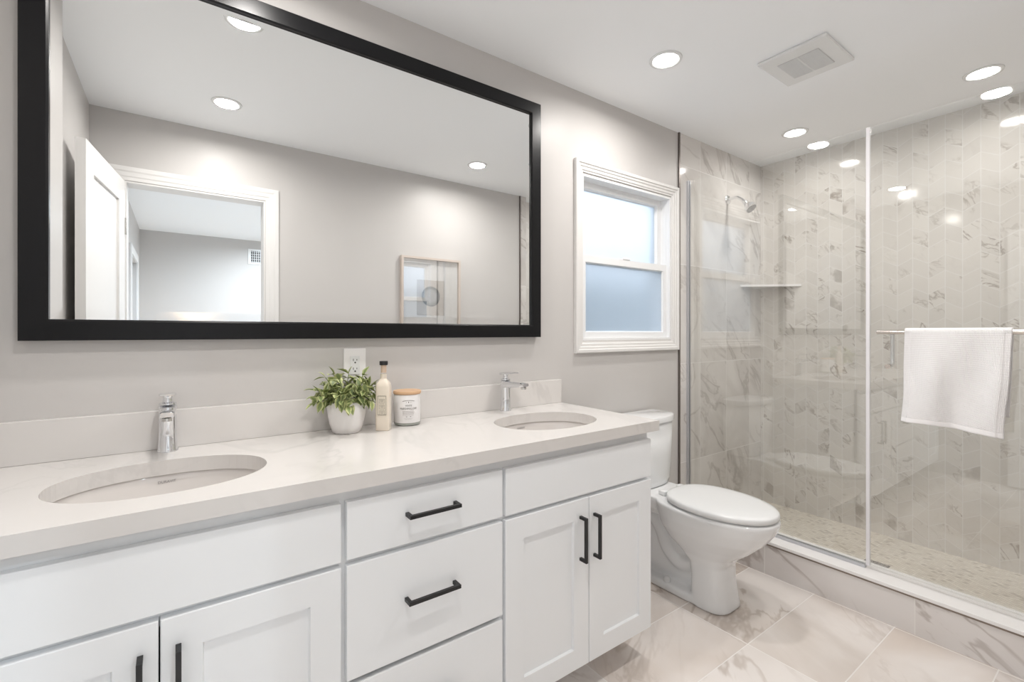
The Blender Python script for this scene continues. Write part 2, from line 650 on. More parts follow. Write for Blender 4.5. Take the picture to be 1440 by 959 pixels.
# ------------------------------------------------------------------ window
def make_window():
    w = sempty('window_1', (2.009, YV, 1.617))
    L = lambda o: o

    def P(name, bm, m, par=w, **k):
        o = put(name, bm, m, None, **k)
        o.data.transform(Matrix.Translation((-2.009, -YV, -1.617)))
        o.parent = par
        if par is not w:
            o.matrix_parent_inverse = Matrix.Identity(4)
        return o
    prof = [(0, 0), (0, .018), (.004, .021), (.016, .021), (.020, .016), (.030, .015), (.034, .011), (.046, .010), (.050, .006), (.057, .005), (.057, 0)]
    P('window_casing', frame_profile(bmesh.new(), 1.588, 2.430, 1.135, 2.100, prof, YV), M['trim'])
    # jamb liner
    bm = bmesh.new()
    frame_profile(bm, WX0, WX1, WZ0, WZ1, [(0, 0), (.012, 0), (.012, -.12), (0, -.12)], YV + .001)
    P('window_frame', bm, M['vinyl'])
    # upper sash (deeper)
    bm = bmesh.new()
    frame_profile(bm, WX0 + .012, WX1 - .014, 1.606, WZ1 - .012, [(0, 0), (0, .028), (.033, .028), (.040, .012), (.040, 0)], YV + .090)
    us = P('window_sash', bm, M['vinyl'])
    P('window_pane', B(1.690, 2.326, YV + .078, YV + .084, 1.640, 1.992), M['frost'], us)
    # lower sash (in front)
    bm = bmesh.new()
    frame_profile(bm, WX0 + .012, WX1 - .004, 1.204, 1.637, [(0, 0), (0, .030), (.036, .030), (.043, .010), (.043, 0)], YV + .054)
    ls = P('window_sash', bm, M['vinyl'])
    P('window_pane', B(1.697, 2.328, YV + .036, YV + .042, 1.244, 1.597), M['frost'], ls)
    bm = B(1.975, 2.035, YV + .020, YV + .045, 1.637, 1.647, bev=.003)
    P('sash_lock', bm, M['vinyl'], ls)
    # side track of the upper opening
    bm = B(WX1 - .014, WX1 - .010, YV + .024, YV + .062, 1.64, WZ1 - .012)
    P('sash_track', bm, M['vinyl'])
    return w


make_window()

# bedroom windows; the right one is unseen and added
w2 = sempty('window_2', (HXL, (HW0 + HW1) / 2, 0))
bm = bmesh.new()
yc = (HW0 + HW1) / 2
hw = (HW1 - HW0) / 2
for (a, b, c, d) in ((-hw - .08, -hw, HZ0 - .08, HZ1 + .08), (hw, hw + .08, HZ0 - .08, HZ1 + .08), (-hw, hw, HZ1, HZ1 + .08), (-hw, hw, HZ0 - .08, HZ0)):
    box(bm, 0, .018, a, b, c, d, bev=.003)
put('window_casing', bm, M['trim'], w2)
bm = bmesh.new()
for (a, b, c, d) in ((-hw, -hw + .04, HZ0, HZ1), (hw - .04, hw, HZ0, HZ1), (-hw, hw, HZ1 - .04, HZ1), (-hw, hw, HZ0, HZ0 + .04), (-hw, hw, 1.15, 1.19)):
    box(bm, -.09, -.05, a, b, c, d)
put('window_frame', bm, M['vinyl'], w2)
put('window_pane', B(-.074, -.070, -hw + .03, hw - .03, HZ0 + .03, HZ1 - .03), M['clear'], w2)
w3 = sempty('added_window_3', (HXR, -2, 0))  # unseen window, added to bring daylight into the bedroom
bm = bmesh.new()
for (a, b, c, d) in ((-1, -.95, .5, 2.1), (.95, 1, .5, 2.1), (-1, 1, 2.05, 2.1), (-1, 1, .5, .55), (-.02, .02, .5, 2.1)):
    box(bm, .05, .09, a, b, c, d)
put('window_frame', bm, M['vinyl'], w3)
put('window_pane', B(.068, .072, -.97, .97, .53, 2.07), M['clear'], w3)

# ------------------------------------------------------------------ door and its casing
dc = sempty('trim_5', (0, YO, 0))
bm = bmesh.new()
prof = [(0, 0), (0, .011), (.006, .012), (.022, .012), (.030, .009), (.050, .008), (.056, .005), (.074, .004), (.074, 0)]


def casing_bm(x0, x1, z1, yb, sgn):
    """three-sided mitred casing; x0,x1,z1 = outer edges; profile grows towards sgn*Y"""
    bm = bmesh.new()
    rows = []
    for ins, out in prof:
        y = yb + sgn * out
        rows.append([bm.verts.new(p) for p in ((x0 + ins, y, 0), (x0 + ins, y, z1 - ins), (x1 - ins, y, z1 - ins), (x1 - ins, y, 0))])
    n = len(rows)
    for i in range(n):
        a, b = rows[i], rows[(i + 1) % n]
        for k in range(3):
            bm.faces.new((a[k], a[k + 1], b[k + 1], b[k]))
    bm.faces.new([r[0] for r in rows])
    bm.faces.new([r[3] for r in rows][::-1])
    return bm


put('door_casing', casing_bm(-.309, .523, 2.142, 0, 1), M['trim'], dc)
put('door_casing', casing_bm(-.309, .523, 2.142, YH - YO, -1), M['trim'], dc)
bm = bmesh.new()
box(bm, DX0, DX0 + .008, YH - YO, 0, 0, DZ - .008)
box(bm, DX1 - .008, DX1, YH - YO, 0, 0, DZ - .008)
box(bm, DX0, DX1, YH - YO, 0, DZ - .008, DZ)
put('door_jamb', bm, M['trim'], dc)


def panel_slab(w, h, t, st, rt, rec, bev=.006):
    """slab in XZ, x 0..w, y 0..t, recessed panel on both faces"""
    bm = bmesh.new()
    box(bm, 0, st, 0, t, 0, h)
    box(bm, w - st, w, 0, t, 0, h)
    box(bm, st, w - st, 0, t, h - rt, h)
    box(bm, st, w - st, 0, t, 0, rt)
    box(bm, st, w - st, rec, t - rec, rt, h - rt)
    return bm


door_len = .635
ang = math.atan2(.70 - .075, -.302 + .222)
d1 = sempty('door_1', (-.232, .068, .012), ang)
o = put('door_leaf', panel_slab(door_len, 2.04, .035, .11, .12, .010), M['trim'], d1)
o.location = (0, -.0, 0)
for z in (.25, 1.0, 1.8):
    bm = bmesh.new()
    tube(bm, [(-.004, -.002, z - .045), (-.004, -.002, z + .045)], .006)
    put('door_hinge', bm, M['steel'], d1)
bm = bmesh.new()
tube(bm, [(door_len - .065, -.04, .93), (door_len - .065, .075, .93)], .009)
lathe(bm, [(.026, 0), (.026, .006), (.010, .008)], n=24)
for f in ():
    pass
put('door_handle', tube(tube(bmesh.new(), [(door_len - .065, -.045, .93), (door_len - .065, .08, .93)], .009),
                        [(door_len - .065, .075, .93), (door_len - .17, .075, .93)], .008), M['black'], d1, smooth=True)
bm.free()

# ------------------------------------------------------------------ ceiling lights
lens_r = .052


def make_light(lens='lens', watts=LAMP, col=(1., .965, .925)):
    t = thing('ceiling_light', 'x', 'ceiling light')
    ld = bpy.data.lights.new('lamp_light', 'AREA')
    ld.shape = 'DISK'
    ld.size = lens_r * 2
    ld.energy = watts
    ld.color = col
    ld.spread = math.radians(168)
    lo = bpy.data.objects.new('lamp_light', ld)
    COL.objects.link(lo)
    lo.parent = t
    lo.location = (0, 0, -.0075)
    bm = bmesh.new()
    lathe(bm, [(lens_r + .001, -.001), (lens_r + .001, -.004), (.058, -.007), (.068, -.005), (.070, -.001), (.070, 0), (lens_r + .001, 0)], cap0=False, cap1=False)
    put('light_trim', bm, M['plastic'], t, smooth=True)
    bm = bmesh.new()
    lathe(bm, [(lens_r, 0), (lens_r, -.0045), (lens_r * .6, -.006), (.001, -.0065)])
    put('light_lens', bm, M[lens], t, smooth='all')
    return t


def dup(root, loc, label=None, group=None):
    r = root.copy()
    COL.objects.link(r)
    r.location = loc
    if label:
        r['label'] = label
    for ch in list(root.children):
        c = ch.copy()
        COL.objects.link(c)
        c.parent = r
        for g in ch.children:
            d = g.copy()
            COL.objects.link(d)
            d.parent = c
    return r


g = 'round recessed ceiling lights'
L0 = make_light()
L0.location = (1.744, 1.265, ZC)
L0['label'] = 'round recessed ceiling light nearest the window, left of the fan grille'
L0['group'] = g
dup(L0, (1.744, .470, ZC), 'round recessed light between doorway and shower, seen only as reflection')
S0 = dup(L0, (3.010, 1.272, ZC), 'round recessed ceiling light in the shower near the shower head corner')
for ch in S0.children:
    if ch.type == 'LIGHT':
        ch.data = ch.data.copy()
        ch.data.energy = LAMP * .44
dup(S0, (3.022, .470, ZC), 'round recessed ceiling light in the shower at the right, above the towel')
dup(L0, (.208, 1.265, ZC), 'recessed ceiling light mirrored at the very top edge of the black mirror')
dup(L0, (.208, .472, ZC), 'recessed ceiling light mirrored above the doorway in the black mirror')
H0 = make_light('hall_fill_lens', LAMP * 4.7, (.84, .93, 1.))  # unseen fill lights, added to brighten the bathroom through the doorway
H0.location = (1.0, -1.2, ZC)
H0['label'] = 'unseen fill light added to the bedroom ceiling behind the doorway, nearer the bathroom'
dup(H0, (2.4, -2.1, ZC), 'unseen fill light added to the bedroom ceiling, nearest the added right window')
dup(H0, (1.0, -2.7, ZC), 'unseen fill light added to the bedroom ceiling behind the doorway, nearer its far wall')

# exhaust fan
t = thing('exhaust_fan', 'square white exhaust fan cover with slotted grille on ceiling', 'exhaust fan', (2.25, .908, ZC))
bm = B(-.15, .15, -.137, .137, -.014, 0, bev=.006)
put('fan_cover', bm, M['plastic'], t)
bm = B(-.08, .09, -.082, .082, -.0155, -.0135)
g1 = put('fan_grille', bm, M['outslot'], t)
bm = bmesh.new()
for i in range(21):
    x = -.077 + i * .0081
    box(bm, x, x + .0032, -.081, .081, -.018, -.0155)
box(bm, -.08, .09, -.003, .003, -.0185, -.0155)
put('grille_slats', bm, M['plastic'], g1)

# ------------------------------------------------------------------ mirror
MX0, MX1, MZ0, MZ1 = -.323, 1.352, 1.217, 2.283
t = thing('wall_mirror', 'large rectangular wall mirror in a flat black frame above the vanity', 'mirror', ((MX0 + MX1) / 2, YV, MZ0))
cx = (MX0 + MX1) / 2
bm = bmesh.new()
frame_profile(bm, MX0 - cx, MX1 - cx, 0, MZ1 - MZ0, [(0, 0), (0, .032), (.002, .034), (.050, .034), (.055, .031), (.055, .020), (.050, .020), (.050, 0)], 0)
put('frame', bm, M['frame'], t)
bm = bmesh.new()
x0, x1, z0, z1 = MX0 + .052 - cx, MX1 - .052 - cx, .052, MZ1 - MZ0 - .052
bw, bd = .028, .0012
yf = -.0245
q = [[bm.verts.new(p) for p in ((x0 + k, y, z0 + k), (x1 - k, y, z0 + k), (x1 - k, y, z1 - k), (x0 + k, y, z1 - k))] for k, y in ((0, yf + bd), (bw, yf))]
bk = [bm.verts.new(p) for p in ((x0, -.019, z0), (x1, -.019, z0), (x1, -.019, z1), (x0, -.019, z1))]
bm.faces.new(q[1])
for k in range(4):
    bm.faces.new((q[0][k], q[0][(k + 1) % 4], q[1][(k + 1) % 4], q[1][k]))
    bm.faces.new((bk[k], bk[(k + 1) % 4], q[0][(k + 1) % 4], q[0][k]))
bm.faces.new(bk[::-1])
put('mirror_glass', bm, M['mirror'], t)
bm = B(x0 - .02, x1 + .02, -.018, -.001, z0 - .02, z1 + .02)
put('backing', bm, M['hole'], t)

# ------------------------------------------------------------------ vanity
YFV = 1.125            # face of the doors
VX0, VX1 = XL + .004, 1.462
v = thing('vanity_cabinet', 'long white shaker double vanity with black bar pulls', 'vanity cabinet', (VX0, YFV, 0))


def PV(name, bm, m, par=v, **k):
    o = put(name, bm, m, None, **k)
    o.data.transform(Matrix.Translation((-VX0, -YFV, 0)))
    o.parent = par
    return o


bm = bmesh.new()
box(bm, VX0, VX1, YFV + .020, YV - .002, .113, .135)                  # bottom
box(bm, VX0, VX0 + .018, YFV + .020, YV - .002, .135, .866)
box(bm, VX1 - .018, VX1, YFV + .020, YV - .002, .135, .866)
for a, b in ((.312, .326), (.775, .790)):
    box(bm, a, b, YFV + .024, YV - .04, .135, .84)
# face frame
for a, b in ((VX0, VX0 + .03), (.296, .342), (.760, .806), (VX1 - .03, VX1)):
    box(bm, a, b, YFV + .0205, YFV + .040, .1131, .866)
for a, b in ((.113, .15), (.66, .71), (.815, .866)):
    box(bm, VX0 + .001, VX1 - .001, YFV + .0208, YFV + .039, a + .0002, b - .0002)
PV('cabinet_body', bm, M['cabin'])
PV('toe_kick', B(VX0, VX1 - .03, YFV + .17, YFV + .185, 0, .1129), M['cabin'])


def shaker(x0, x1, z0, z1, st=.068, rec=.009):
    bm = bmesh.new()
    w, h = x1 - x0, z1 - z0
    # front face with bevelled recess
    prof = [(0, .020), (0, .0015), (.0015, 0), (st, 0), (st + .003, rec)]
    rows = []
    for ins, y in prof:
        rows.append([bm.verts.new(p) for p in ((x0 + ins, YFV + y, z0 + ins), (x1 - ins, YFV + y, z0 + ins), (x1 - ins, YFV + y, z1 - ins), (x0 + ins, YFV + y, z1 - ins))])
    for a, b in zip(rows, rows[1:]):
        for k in range(4):
            bm.faces.new((a[k], a[(k + 1) % 4], b[(k + 1) % 4], b[k]))
    bm.faces.new(rows[-1])
    bm.faces.new(rows[0][::-1])
    return bm


def slab(x0, x1, z0, z1):
    return B(x0, x1, YFV, YFV + .020, z0, z1, bev=.0018)


def pull(vertical, L=.148, s=.0095):
    bm = bmesh.new()
    h = L / 2
    if vertical:
        box(bm, -s / 2, s / 2, -.032, -.032 + s, -h, h, bev=.0006)
        box(bm, -s / 2, s / 2, -.032 + s, 0, h - s, h, bev=.0004)
        box(bm, -s / 2, s / 2, -.032 + s, 0, -h, -h + s, bev=.0004)
    else:
        box(bm, -h, h, -.032, -.032 + s, -s / 2, s / 2, bev=.0006)
        box(bm, h - s, h, -.032 + s, 0, -s / 2, s / 2, bev=.0004)
        box(bm, -h, -h + s, -.032 + s, 0, -s / 2, s / 2, bev=.0004)
    return bm


def handle(par, x, z, vert):
    bm = pull(vert)
    bmesh.ops.translate(bm, verts=bm.verts, vec=(x, YFV, z))
    PV('handle', bm, M['black'], par)


DZ0, DZ1 = .119, .681
TZ0, TZ1 = .694, .834
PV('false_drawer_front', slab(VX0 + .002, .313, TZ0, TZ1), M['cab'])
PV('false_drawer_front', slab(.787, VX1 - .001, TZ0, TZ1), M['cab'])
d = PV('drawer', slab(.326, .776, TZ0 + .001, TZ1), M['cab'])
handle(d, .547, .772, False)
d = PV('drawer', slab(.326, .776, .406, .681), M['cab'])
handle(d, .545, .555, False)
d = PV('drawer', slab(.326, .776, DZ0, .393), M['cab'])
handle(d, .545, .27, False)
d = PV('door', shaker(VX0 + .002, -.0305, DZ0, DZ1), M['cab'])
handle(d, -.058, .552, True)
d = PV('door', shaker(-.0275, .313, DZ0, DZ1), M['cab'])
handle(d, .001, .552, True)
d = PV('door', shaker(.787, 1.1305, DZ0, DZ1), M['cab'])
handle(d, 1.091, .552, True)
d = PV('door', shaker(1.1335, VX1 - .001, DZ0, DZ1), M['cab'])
handle(d, 1.156, .548, True)

# ------------------------------------------------------------------ countertop with two oval openings
CZ0, CZ1 = .866, .904
CY0, CX1 = 1.106, 1.486
SA, SB = .210, .158
SK = [(-.023, 1.357), (1.139, 1.360)]


def sup(a, b, n, i, N):
    th = 2 * PI * i / N
    c, s = math.cos(th), math.sin(th)
    return (a * math.copysign(abs(c) ** (2 / n), c), b * math.copysign(abs(s) ** (2 / n), s))


def counter():
    bm = bmesh.new()
    N = 64
    cells = [(XL, .31, SK[0]), (.31, .80, None), (.80, CX1, SK[1])]
    y0, y1 = CY0, YV
    for z, up in ((CZ1, True), (CZ0, False)):
        for (xa, xb, sk) in cells:
            if sk is None:
                vs = [bm.verts.new(p) for p in ((xa, y0, z), (xb, y0, z), (xb, y1, z), (xa, y1, z))]
                bm.faces.new(vs if up else vs[::-1])
                continue
            inner, outer = [], []
            for i in range(N):
                ex, ey = sup(SA, SB, 2.15, i, N)
                px, py = sk[0] + ex, sk[1] + ey
                inner.append(bm.verts.new((px, py, z)))
                th = math.atan2(ey, ex)
                dx, dy = math.cos(th), math.sin(th)
                ts = []
                if dx > 1e-9: ts.append((xb - sk[0]) / dx)
                if dx < -1e-9: ts.append((xa - sk[0]) / dx)
                if dy > 1e-9: ts.append((y1 - sk[1]) / dy)
                if dy < -1e-9: ts.append((y0 - sk[1]) / dy)
                q = min(ts)
                outer.append((sk[0] + dx * q, sk[1] + dy * q))
            ov = [bm.verts.new((p[0], p[1], z)) for p in outer]
            corners = [(xa, y0), (xb, y0), (xb, y1), (xa, y1)]
            for i in range(N):
                j = (i + 1) % N
                f = [inner[i], ov[i]]
                a, b = outer[i], outer[j]
                if abs(a[0] - b[0]) > 1e-6 and abs(a[1] - b[1]) > 1e-6:
                    best = min(corners, key=lambda c: math.dist(c, a) + math.dist(c, b))
                    f.append(bm.verts.new((best[0], best[1], z)))
                f += [ov[j], inner[j]]
                bm.faces.new(f if up else f[::-1])
    # outer sides
    for (a, b) in (((XL, y0), (CX1, y0)), ((CX1, y0), (CX1, y1)), ((CX1, y1), (XL, y1)), ((XL, y1), (XL, y0))):
        vs = [bm.verts.new(p) for p in ((a[0], a[1], CZ0), (b[0], b[1], CZ0), (b[0], b[1], CZ1), (a[0], a[1], CZ1))]
        bm.faces.new(vs)
    for sk in SK:
        ring = [[bm.verts.new((sk[0] + sup(SA, SB, 2.15, i, N)[0], sk[1] + sup(SA, SB, 2.15, i, N)[1], z)) for i in range(N)] for z in (CZ0, CZ1)]
        for i in range(N):
            j = (i + 1) % N
            bm.faces.new((ring[1][i], ring[1][j], ring[0][j], ring[0][i]))
    bmesh.ops.remove_doubles(bm, verts=bm.verts, dist=1e-5)
    return bm


ct = thing('countertop', 'white quartz countertop with faint grey veins and two oval sink openings', 'countertop', (.55, CY0, CZ0))


def PC(name, bm, m, par=ct, org=(.55, CY0, CZ0), **k):
    o = put(name, bm, m, None, **k)
    o.data.transform(Matrix.Translation((-org[0], -org[1], -org[2])))
    o.parent = par
    return o


PC('countertop_slab', counter(), M['quartz'])
o = put('backsplash', B(XL - .55, CX1 + .004 - .55, -.0195, -.0005, 0, .1097, bev=.0012), M['quartz'], None, loc=(.55, YV, CZ1 + .0003))
tag(o, 'long low white quartz backsplash along the wall behind both faucets', 'backsplash')


# ------------------------------------------------------------------ sinks
def make_sink(cx, cy, label):
    t = thing('sink', label, 'sink', (cx, cy, CZ0), group='oval undermount sinks')
    bm = bmesh.new()
    N = 64
    rings = []
    prof = [(1.06, 0, -.0005), (1.045, 0, -.0005), (1.035, 0, -.004), (1.02, 0, -.02), (.97, 0, -.06), (.86, 0, -.105), (.68, 0, -.135), (.42, 0, -.15), (.16, 0, -.155), (.11, 0, -.156)]
    for s, _, z in prof:
        rings.append([(SA * s * sup(1, 1, 2.1, i, N)[0], (SB) * s * sup(1, 1, 2.1, i, N)[1], z) for i in range(N)])
    back = []
    for s, z in ((.13, -.168), (.44, -.162), (.70, -.147), (.90, -.115), (1.02, -.06), (1.07, -.02), (1.075, -.0005)):
        back.append([(SA * s * sup(1, 1, 2.1, i, N)[0], SB * s * sup(1, 1, 2.1, i, N)[1], z) for i in range(N)])
    loft(bm, rings + back, caps=False)
    vs = bm.verts[:]
    N0 = len(rings) + len(back)
    bm.verts.ensure_lookup_table()
    for i in range(N):
        j = (i + 1) % N
        bm.faces.new((bm.verts[i], bm.verts[j], bm.verts[(N0 - 1) * N + j], bm.verts[(N0 - 1) * N + i]))
    put('basin', bm, M['sinkc'], t, smooth='all')
    bm = bmesh.new()
    lathe(bm, [(.022, -.158), (.0225, -.153), (.018, -.152), (.016, -.155), (.001, -.1545)], n=32)
    put('drain', bm, M['chrome'], t, smooth=True)
    # brand text on the back inner wall
    tm = text_mesh('DURAVIT', .0092, .0002)
    # basin back wall position at z=-.028
    s = 1.012
    rot = Matrix.Rotation(math.radians(90 - 8), 4, 'X')
    tm.transform(Matrix.Translation((0.0, SB * s * 1.0 - .0005, -.019)) @ rot)
    for vtx in tm.verts:
        vtx.co.y -= (abs(vtx.co.x) / SA) ** 2 * SB * .5
    put('maker_mark', tm, M['sinkink'], t)
    return t


make_sink(*SK[0], 'left oval undermount sink, the larger looking one nearest the camera')
make_sink(*SK[1], 'right oval undermount sink, near the toilet end of the counter')


# ------------------------------------------------------------------ faucets
def make_faucet():
    t = thing('faucet', 'x', 'faucet', group='chrome single lever faucets')
    bm = bmesh.new()
    lathe(bm, [(.0245, 0), (.0245, .004), (.0225, .008), (.0205, .05), (.0205, .112), (.0215, .122), (.0215, .128), (.019, .1295), (.002, .130)], n=40)
    put('faucet_body', bm, M['chrome'], t, smooth=True)
    # spout: rounded rectangular section sweeping to -Y
    bm = bmesh.new()
    rings = []
    for y, zc, hw, hh in ((-.008, .112, .0205, .0165), (-.03, .1135, .0195, .0145), (-.07, .1165, .0185, .0115), (-.115, .120, .0175, .0095), (-.138, .1215, .0168, .0085), (-.142, .1215, .014, .006)):
        r = []
        for i in range(24):
            a, b = sup(hw, hh, 3.6, i, 24)
            r.append((a, y, zc + b))
        rings.append(r)
    loft(bm, rings)
    sp = put('spout', bm, M['chrome'], t, smooth=True)
    bm = bmesh.new()
    lathe(bm, [(.0115, .1035), (.0115, .112), (.0105, .1115)], 0, -.127, n=24)
    put('aerator', bm, M['steel'], sp, smooth=True)
    bm = bmesh.new()
    lathe(bm, [(.0205, .1312), (.0205, .136), (.0125, .1385), (.0105, .148), (.013, .158)], n=32)
    rings = []
    for y, zc, hw, hh in ((.023, .1545, .012, .003), (.020, .157, .019, .0065), (.0, .160, .0205, .0055), (-.03, .163, .0205, .0048), (-.062, .1648, .0195, .0036), (-.072, .1652, .016, .002)):
        rings.append([(sup(hw, hh, 3.2, i, 24)[0], y, zc + sup(hw, hh, 3.2, i, 24)[1]) for i in range(24)])
    loft(bm, rings)
    put('lever', bm, M['chrome'], t, smooth=True)
    return t


f0 = make_faucet()
f0.location = (-.023, 1.630, CZ1)
f0['label'] = 'chrome single lever faucet at the left sink, facing the camera'
dup(f0, (1.139, 1.630, CZ1), 'chrome single lever faucet at the right sink, near the window')

# ------------------------------------------------------------------ outlet
t = thing('wall_outlet', 'white duplex wall outlet above the potted plant', 'outlet', (.515, YV, 1.06))
put('cover_plate', B(-.039, .039, -.005, 0, 0, .121, bev=.002), M['plate'], t)
r_ = put('receptacle', B(-.0165, .0165, -.0075, -.005, .028, .094, bev=.001), M['plastic'], t)
bm = bmesh.new()
for z in (.046, .077):
    box(bm, -.0075, -.0055, -.0082, -.0074, z - .001, z + .007)
    box(bm, .0050, .0070, -.0082, -.0074, z, z + .006)
    m4 = Matrix.Translation((0, -.0078, z - .0065)) @ Matrix.Rotation(PI / 2, 4, 'X')
    bmesh.ops.create_cone(bm, cap_ends=True, segments=16, radius1=.0028, radius2=.0028, depth=.0008, matrix=m4)
put('socket_slots', bm, M['hole'], r_)

# ------------------------------------------------------------------ potted plant
PX, PY = .461, 1.592
t = thing('potted_plant', 'bushy green variegated plant in a small white pot', 'plant', (PX, PY, CZ1))
bm = bmesh.new()
lathe(bm, [(.040, 0), (.045, .003), (.054, .03), (.060, .06), (.0625, .085), (.0625, .102), (.060, .105), (.0575, .102), (.055, .085), (.05, .08)], n=56, cap1=True)
put('pot', bm, M['pot'], t, smooth='all')
bm = bmesh.new()
lathe(bm, [(.0545, .0805), (.0555, .088), (.03, .092), (.001, .093)], n=32)
put('soil', bm, M['soil'], t, smooth=True)
bm = bmesh.new()
uvl = bm.loops.layers.uv.new('UVMap')
tone = bm.faces.layers.float.new('tone_f')
stems = bmesh.new()
rnd = random.Random(11)
leafdata = []


def leaf(base, dirv, up, L, Wd, tn):
    dirv = dirv.normalized()
    side = dirv.cross(up).normalized()
    nrm = side.cross(dirv).normalized()
    prof = [(0, .06), (.2, .62), (.42, 1.), (.65, .85), (.85, .42), (1., .02)]
    rows = []
    for s, w in prof:
        c = base + dirv * (L * s) - nrm * (L * .28 * s * s)
        e = side * (Wd * .5 * w)
        rows.append((bm.verts.new(c - e + nrm * (Wd * .16 * w)), bm.verts.new(c), bm.verts.new(c + e + nrm * (Wd * .16 * w)), s))
    for a, b in zip(rows, rows[1:]):
        for k, (u0, u1) in ((0, (0., .5)), (1, (.5, 1.))):
            f = bm.faces.new((a[k], a[k + 1], b[k + 1], b[k]))
            f[tone] = tn
            f.smooth = True
            for lp, uvc in zip(f.loops, ((u0, a[3]), (u1, a[3]), (u1, b[3]), (u0, b[3]))):
                lp[uvl].uv = uvc


for si in range(30):
    az = 2 * PI * si / 30 * 5.03 + rnd.uniform(-.2, .2)
    lean = .15 + 1.05 * math.sqrt((si + .5) / 30)
    Ls = rnd.uniform(.075, .118) * (1.0 if lean < .9 else .98)
    p0 = Vector((.02 * math.cos(az), .02 * math.sin(az), .092))
    d0 = Vector((math.cos(az) * math.sin(lean * .75), math.sin(az) * math.sin(lean * .75), math.cos(lean * .75)))
    pts = []
    for k in range(7):
        s = k / 6
        p = p0 + d0 * (Ls * s) + Vector((math.cos(az), math.sin(az), 0)) * (.012 * s * s) - Vector((0, 0, 1)) * (.034 * s * s * lean * lean)
        if math.hypot(p.x, p.y) > .045:
            p.z = max(p.z, .098)
        if PY + p.y > YV - .045:
            p.y = YV - .045 - PY
        pts.append(p)
    tube(stems, pts, .0011, 6)
    for k in range(2, 7):
        dd = (pts[k] - pts[k - 1]).normalized()
        for sgn in (0, 1):
            a2 = rnd.uniform(0, 2 * PI)
            sd = dd.cross(Vector((math.cos(a2), math.sin(a2), .3))).normalized()
            ld = (dd * .55 + sd * (1 if sgn else -1)).normalized()
            if k == 6 and sgn:
                ld = dd
            L = rnd.uniform(.028, .045)
            if PY + pts[k].y + ld.y * L > YV - .026:
                ld.y = -abs(ld.y)
            tipw = Vector((PX, PY, 0)) + pts[k] + ld * L
            wf = tipw.x * .5841 + tipw.y * .8117
            if 720 + 653 * (tipw.x * .8117 - tipw.y * .5841) / wf > 530 and tipw.y < 1.61:
                continue
            up = Vector((rnd.uniform(-.3, .3), rnd.uniform(-.3, .3), 1))
            leaf(pts[k], ld, up, L, L * rnd.uniform(.50, .62), rnd.random())
ob = put('foliage', bm, M['leaf'], t)
me = ob.data
at = me.attributes.new('tone', 'FLOAT', 'FACE')
src = me.attributes['tone_f']
for i in range(len(me.polygons)):
    at.data[i].value = src.data[i].value
put('stems', stems, M['stem'], t)

# ------------------------------------------------------------------ bottle
t = thing('lotion_bottle', 'tall square glass bottle of cream lotion with black cap and label', 'bottle', (.574, 1.553, CZ1), rotz=math.radians(-34))


def sq(h, z, n=6.):
    return [(sup(h, h, n, i, 40)[0], sup(h, h, n, i, 40)[1], z) for i in range(40)]


bm = loft(bmesh.new(), [sq(.0215, 0), sq(.0235, .002), sq(.0235, .148), sq(.021, .160), sq(.015, .170, 3), sq(.011, .176, 2), sq(.0105, .190, 2), sq(.0105, .192, 2)])
put('lotion', bm, M['cream'], t, smooth=True)
bm = loft(bmesh.new(), [sq(.0112, .1785, 2), sq(.0112, .212, 2), sq(.0125, .213, 2), sq(.0125, .217, 2)], caps=False)
put('glass_neck', bm, M['clear'], t, smooth=True)
bm = loft(bmesh.new(), [sq(.0095, .196, 2), sq(.0095, .222, 2)])
put('cork', bm, mat('cork', (.62, .47, .36), .8), t, smooth=True)
bm = loft(bmesh.new(), [sq(.0135, .2222, 2), sq(.0140, .2235, 2), sq(.0140, .2345, 2), sq(.0130, .236, 2)])
put('cap', bm, M['black'], t, smooth=True)
lb = put('label', B(-.0165, .0165, -.0243, -.0237, .052, .122), M['label'], t)
bm = bmesh.new()
yy = -.0248
for (a, b, c, d_) in ((-.0145, .0145, .118, .1195), (-.0145, .0145, .0545, .056), (-.0145, -.0133, .056, .118), (.0133, .0145, .056, .118)):
    box(bm, a, b, yy, -.0243, c, d_)
M['lotink'] = mat('lotion_label_ink', (.24, .21, .18), .6)
put('label_border', bm, M['lotink'], lb)
bm = bmesh.new()
for k in range(3):
    z = .108 - k * .0195
    for (a, b, c, d_) in ((-.009, .009, z, z + .0008), (-.009, .009, z - .014, z - .0132), (-.009, -.0082, z - .014, z), (.0082, .009, z - .014, z), (-.006, .006, z - .0045, z - .003), (-.005, .005, z - .009, z - .0078)):
        box(bm, a, b, yy, -.0243, c, d_)
put('label_print', bm, M['lotink'], lb)

# ------------------------------------------------------------------ candle jar
t = thing('candle_jar', 'white glass candle jar with a round wooden lid and printed label', 'candle', (.680, 1.600, CZ1))
bm = bmesh.new()
lathe(bm, [(.040, 0), (.0455, .004), (.0475, .012), (.0475, .108), (.0465, .111), (.044, .111), (.044, .100)], n=64, cap1=True)
jr = put('jar', bm, M['jar'], t, smooth=True)
bm = bmesh.new()
lathe(bm, [(.0478, .004), (.0479, .009), (.0479, .0105)], n=64, cap0=False, cap1=False)
bm = bmesh.new()
lathe(bm, [(.0405, .1005), (.0405, .1115), (.0490, .1122), (.0500, .115), (.0500, .121), (.0485, .1235), (.002, .124)], n=64)
put('lid', bm, M['wood'], t, smooth=True)
bm = bmesh.new()
lathe(bm, [(.0405, -.0), (.0457, .0035), (.0476, .0115), (.04775, .0115), (.0459, .003), (.0406, -.0)], n=64, cap0=False, cap1=False)
put('base_ring', bm, mat('grey_green_glass', (.34, .36, .33), .15), t, smooth=True)
VA = math.atan2(-1.600, -.680)      # towards the room
RJ = .0479


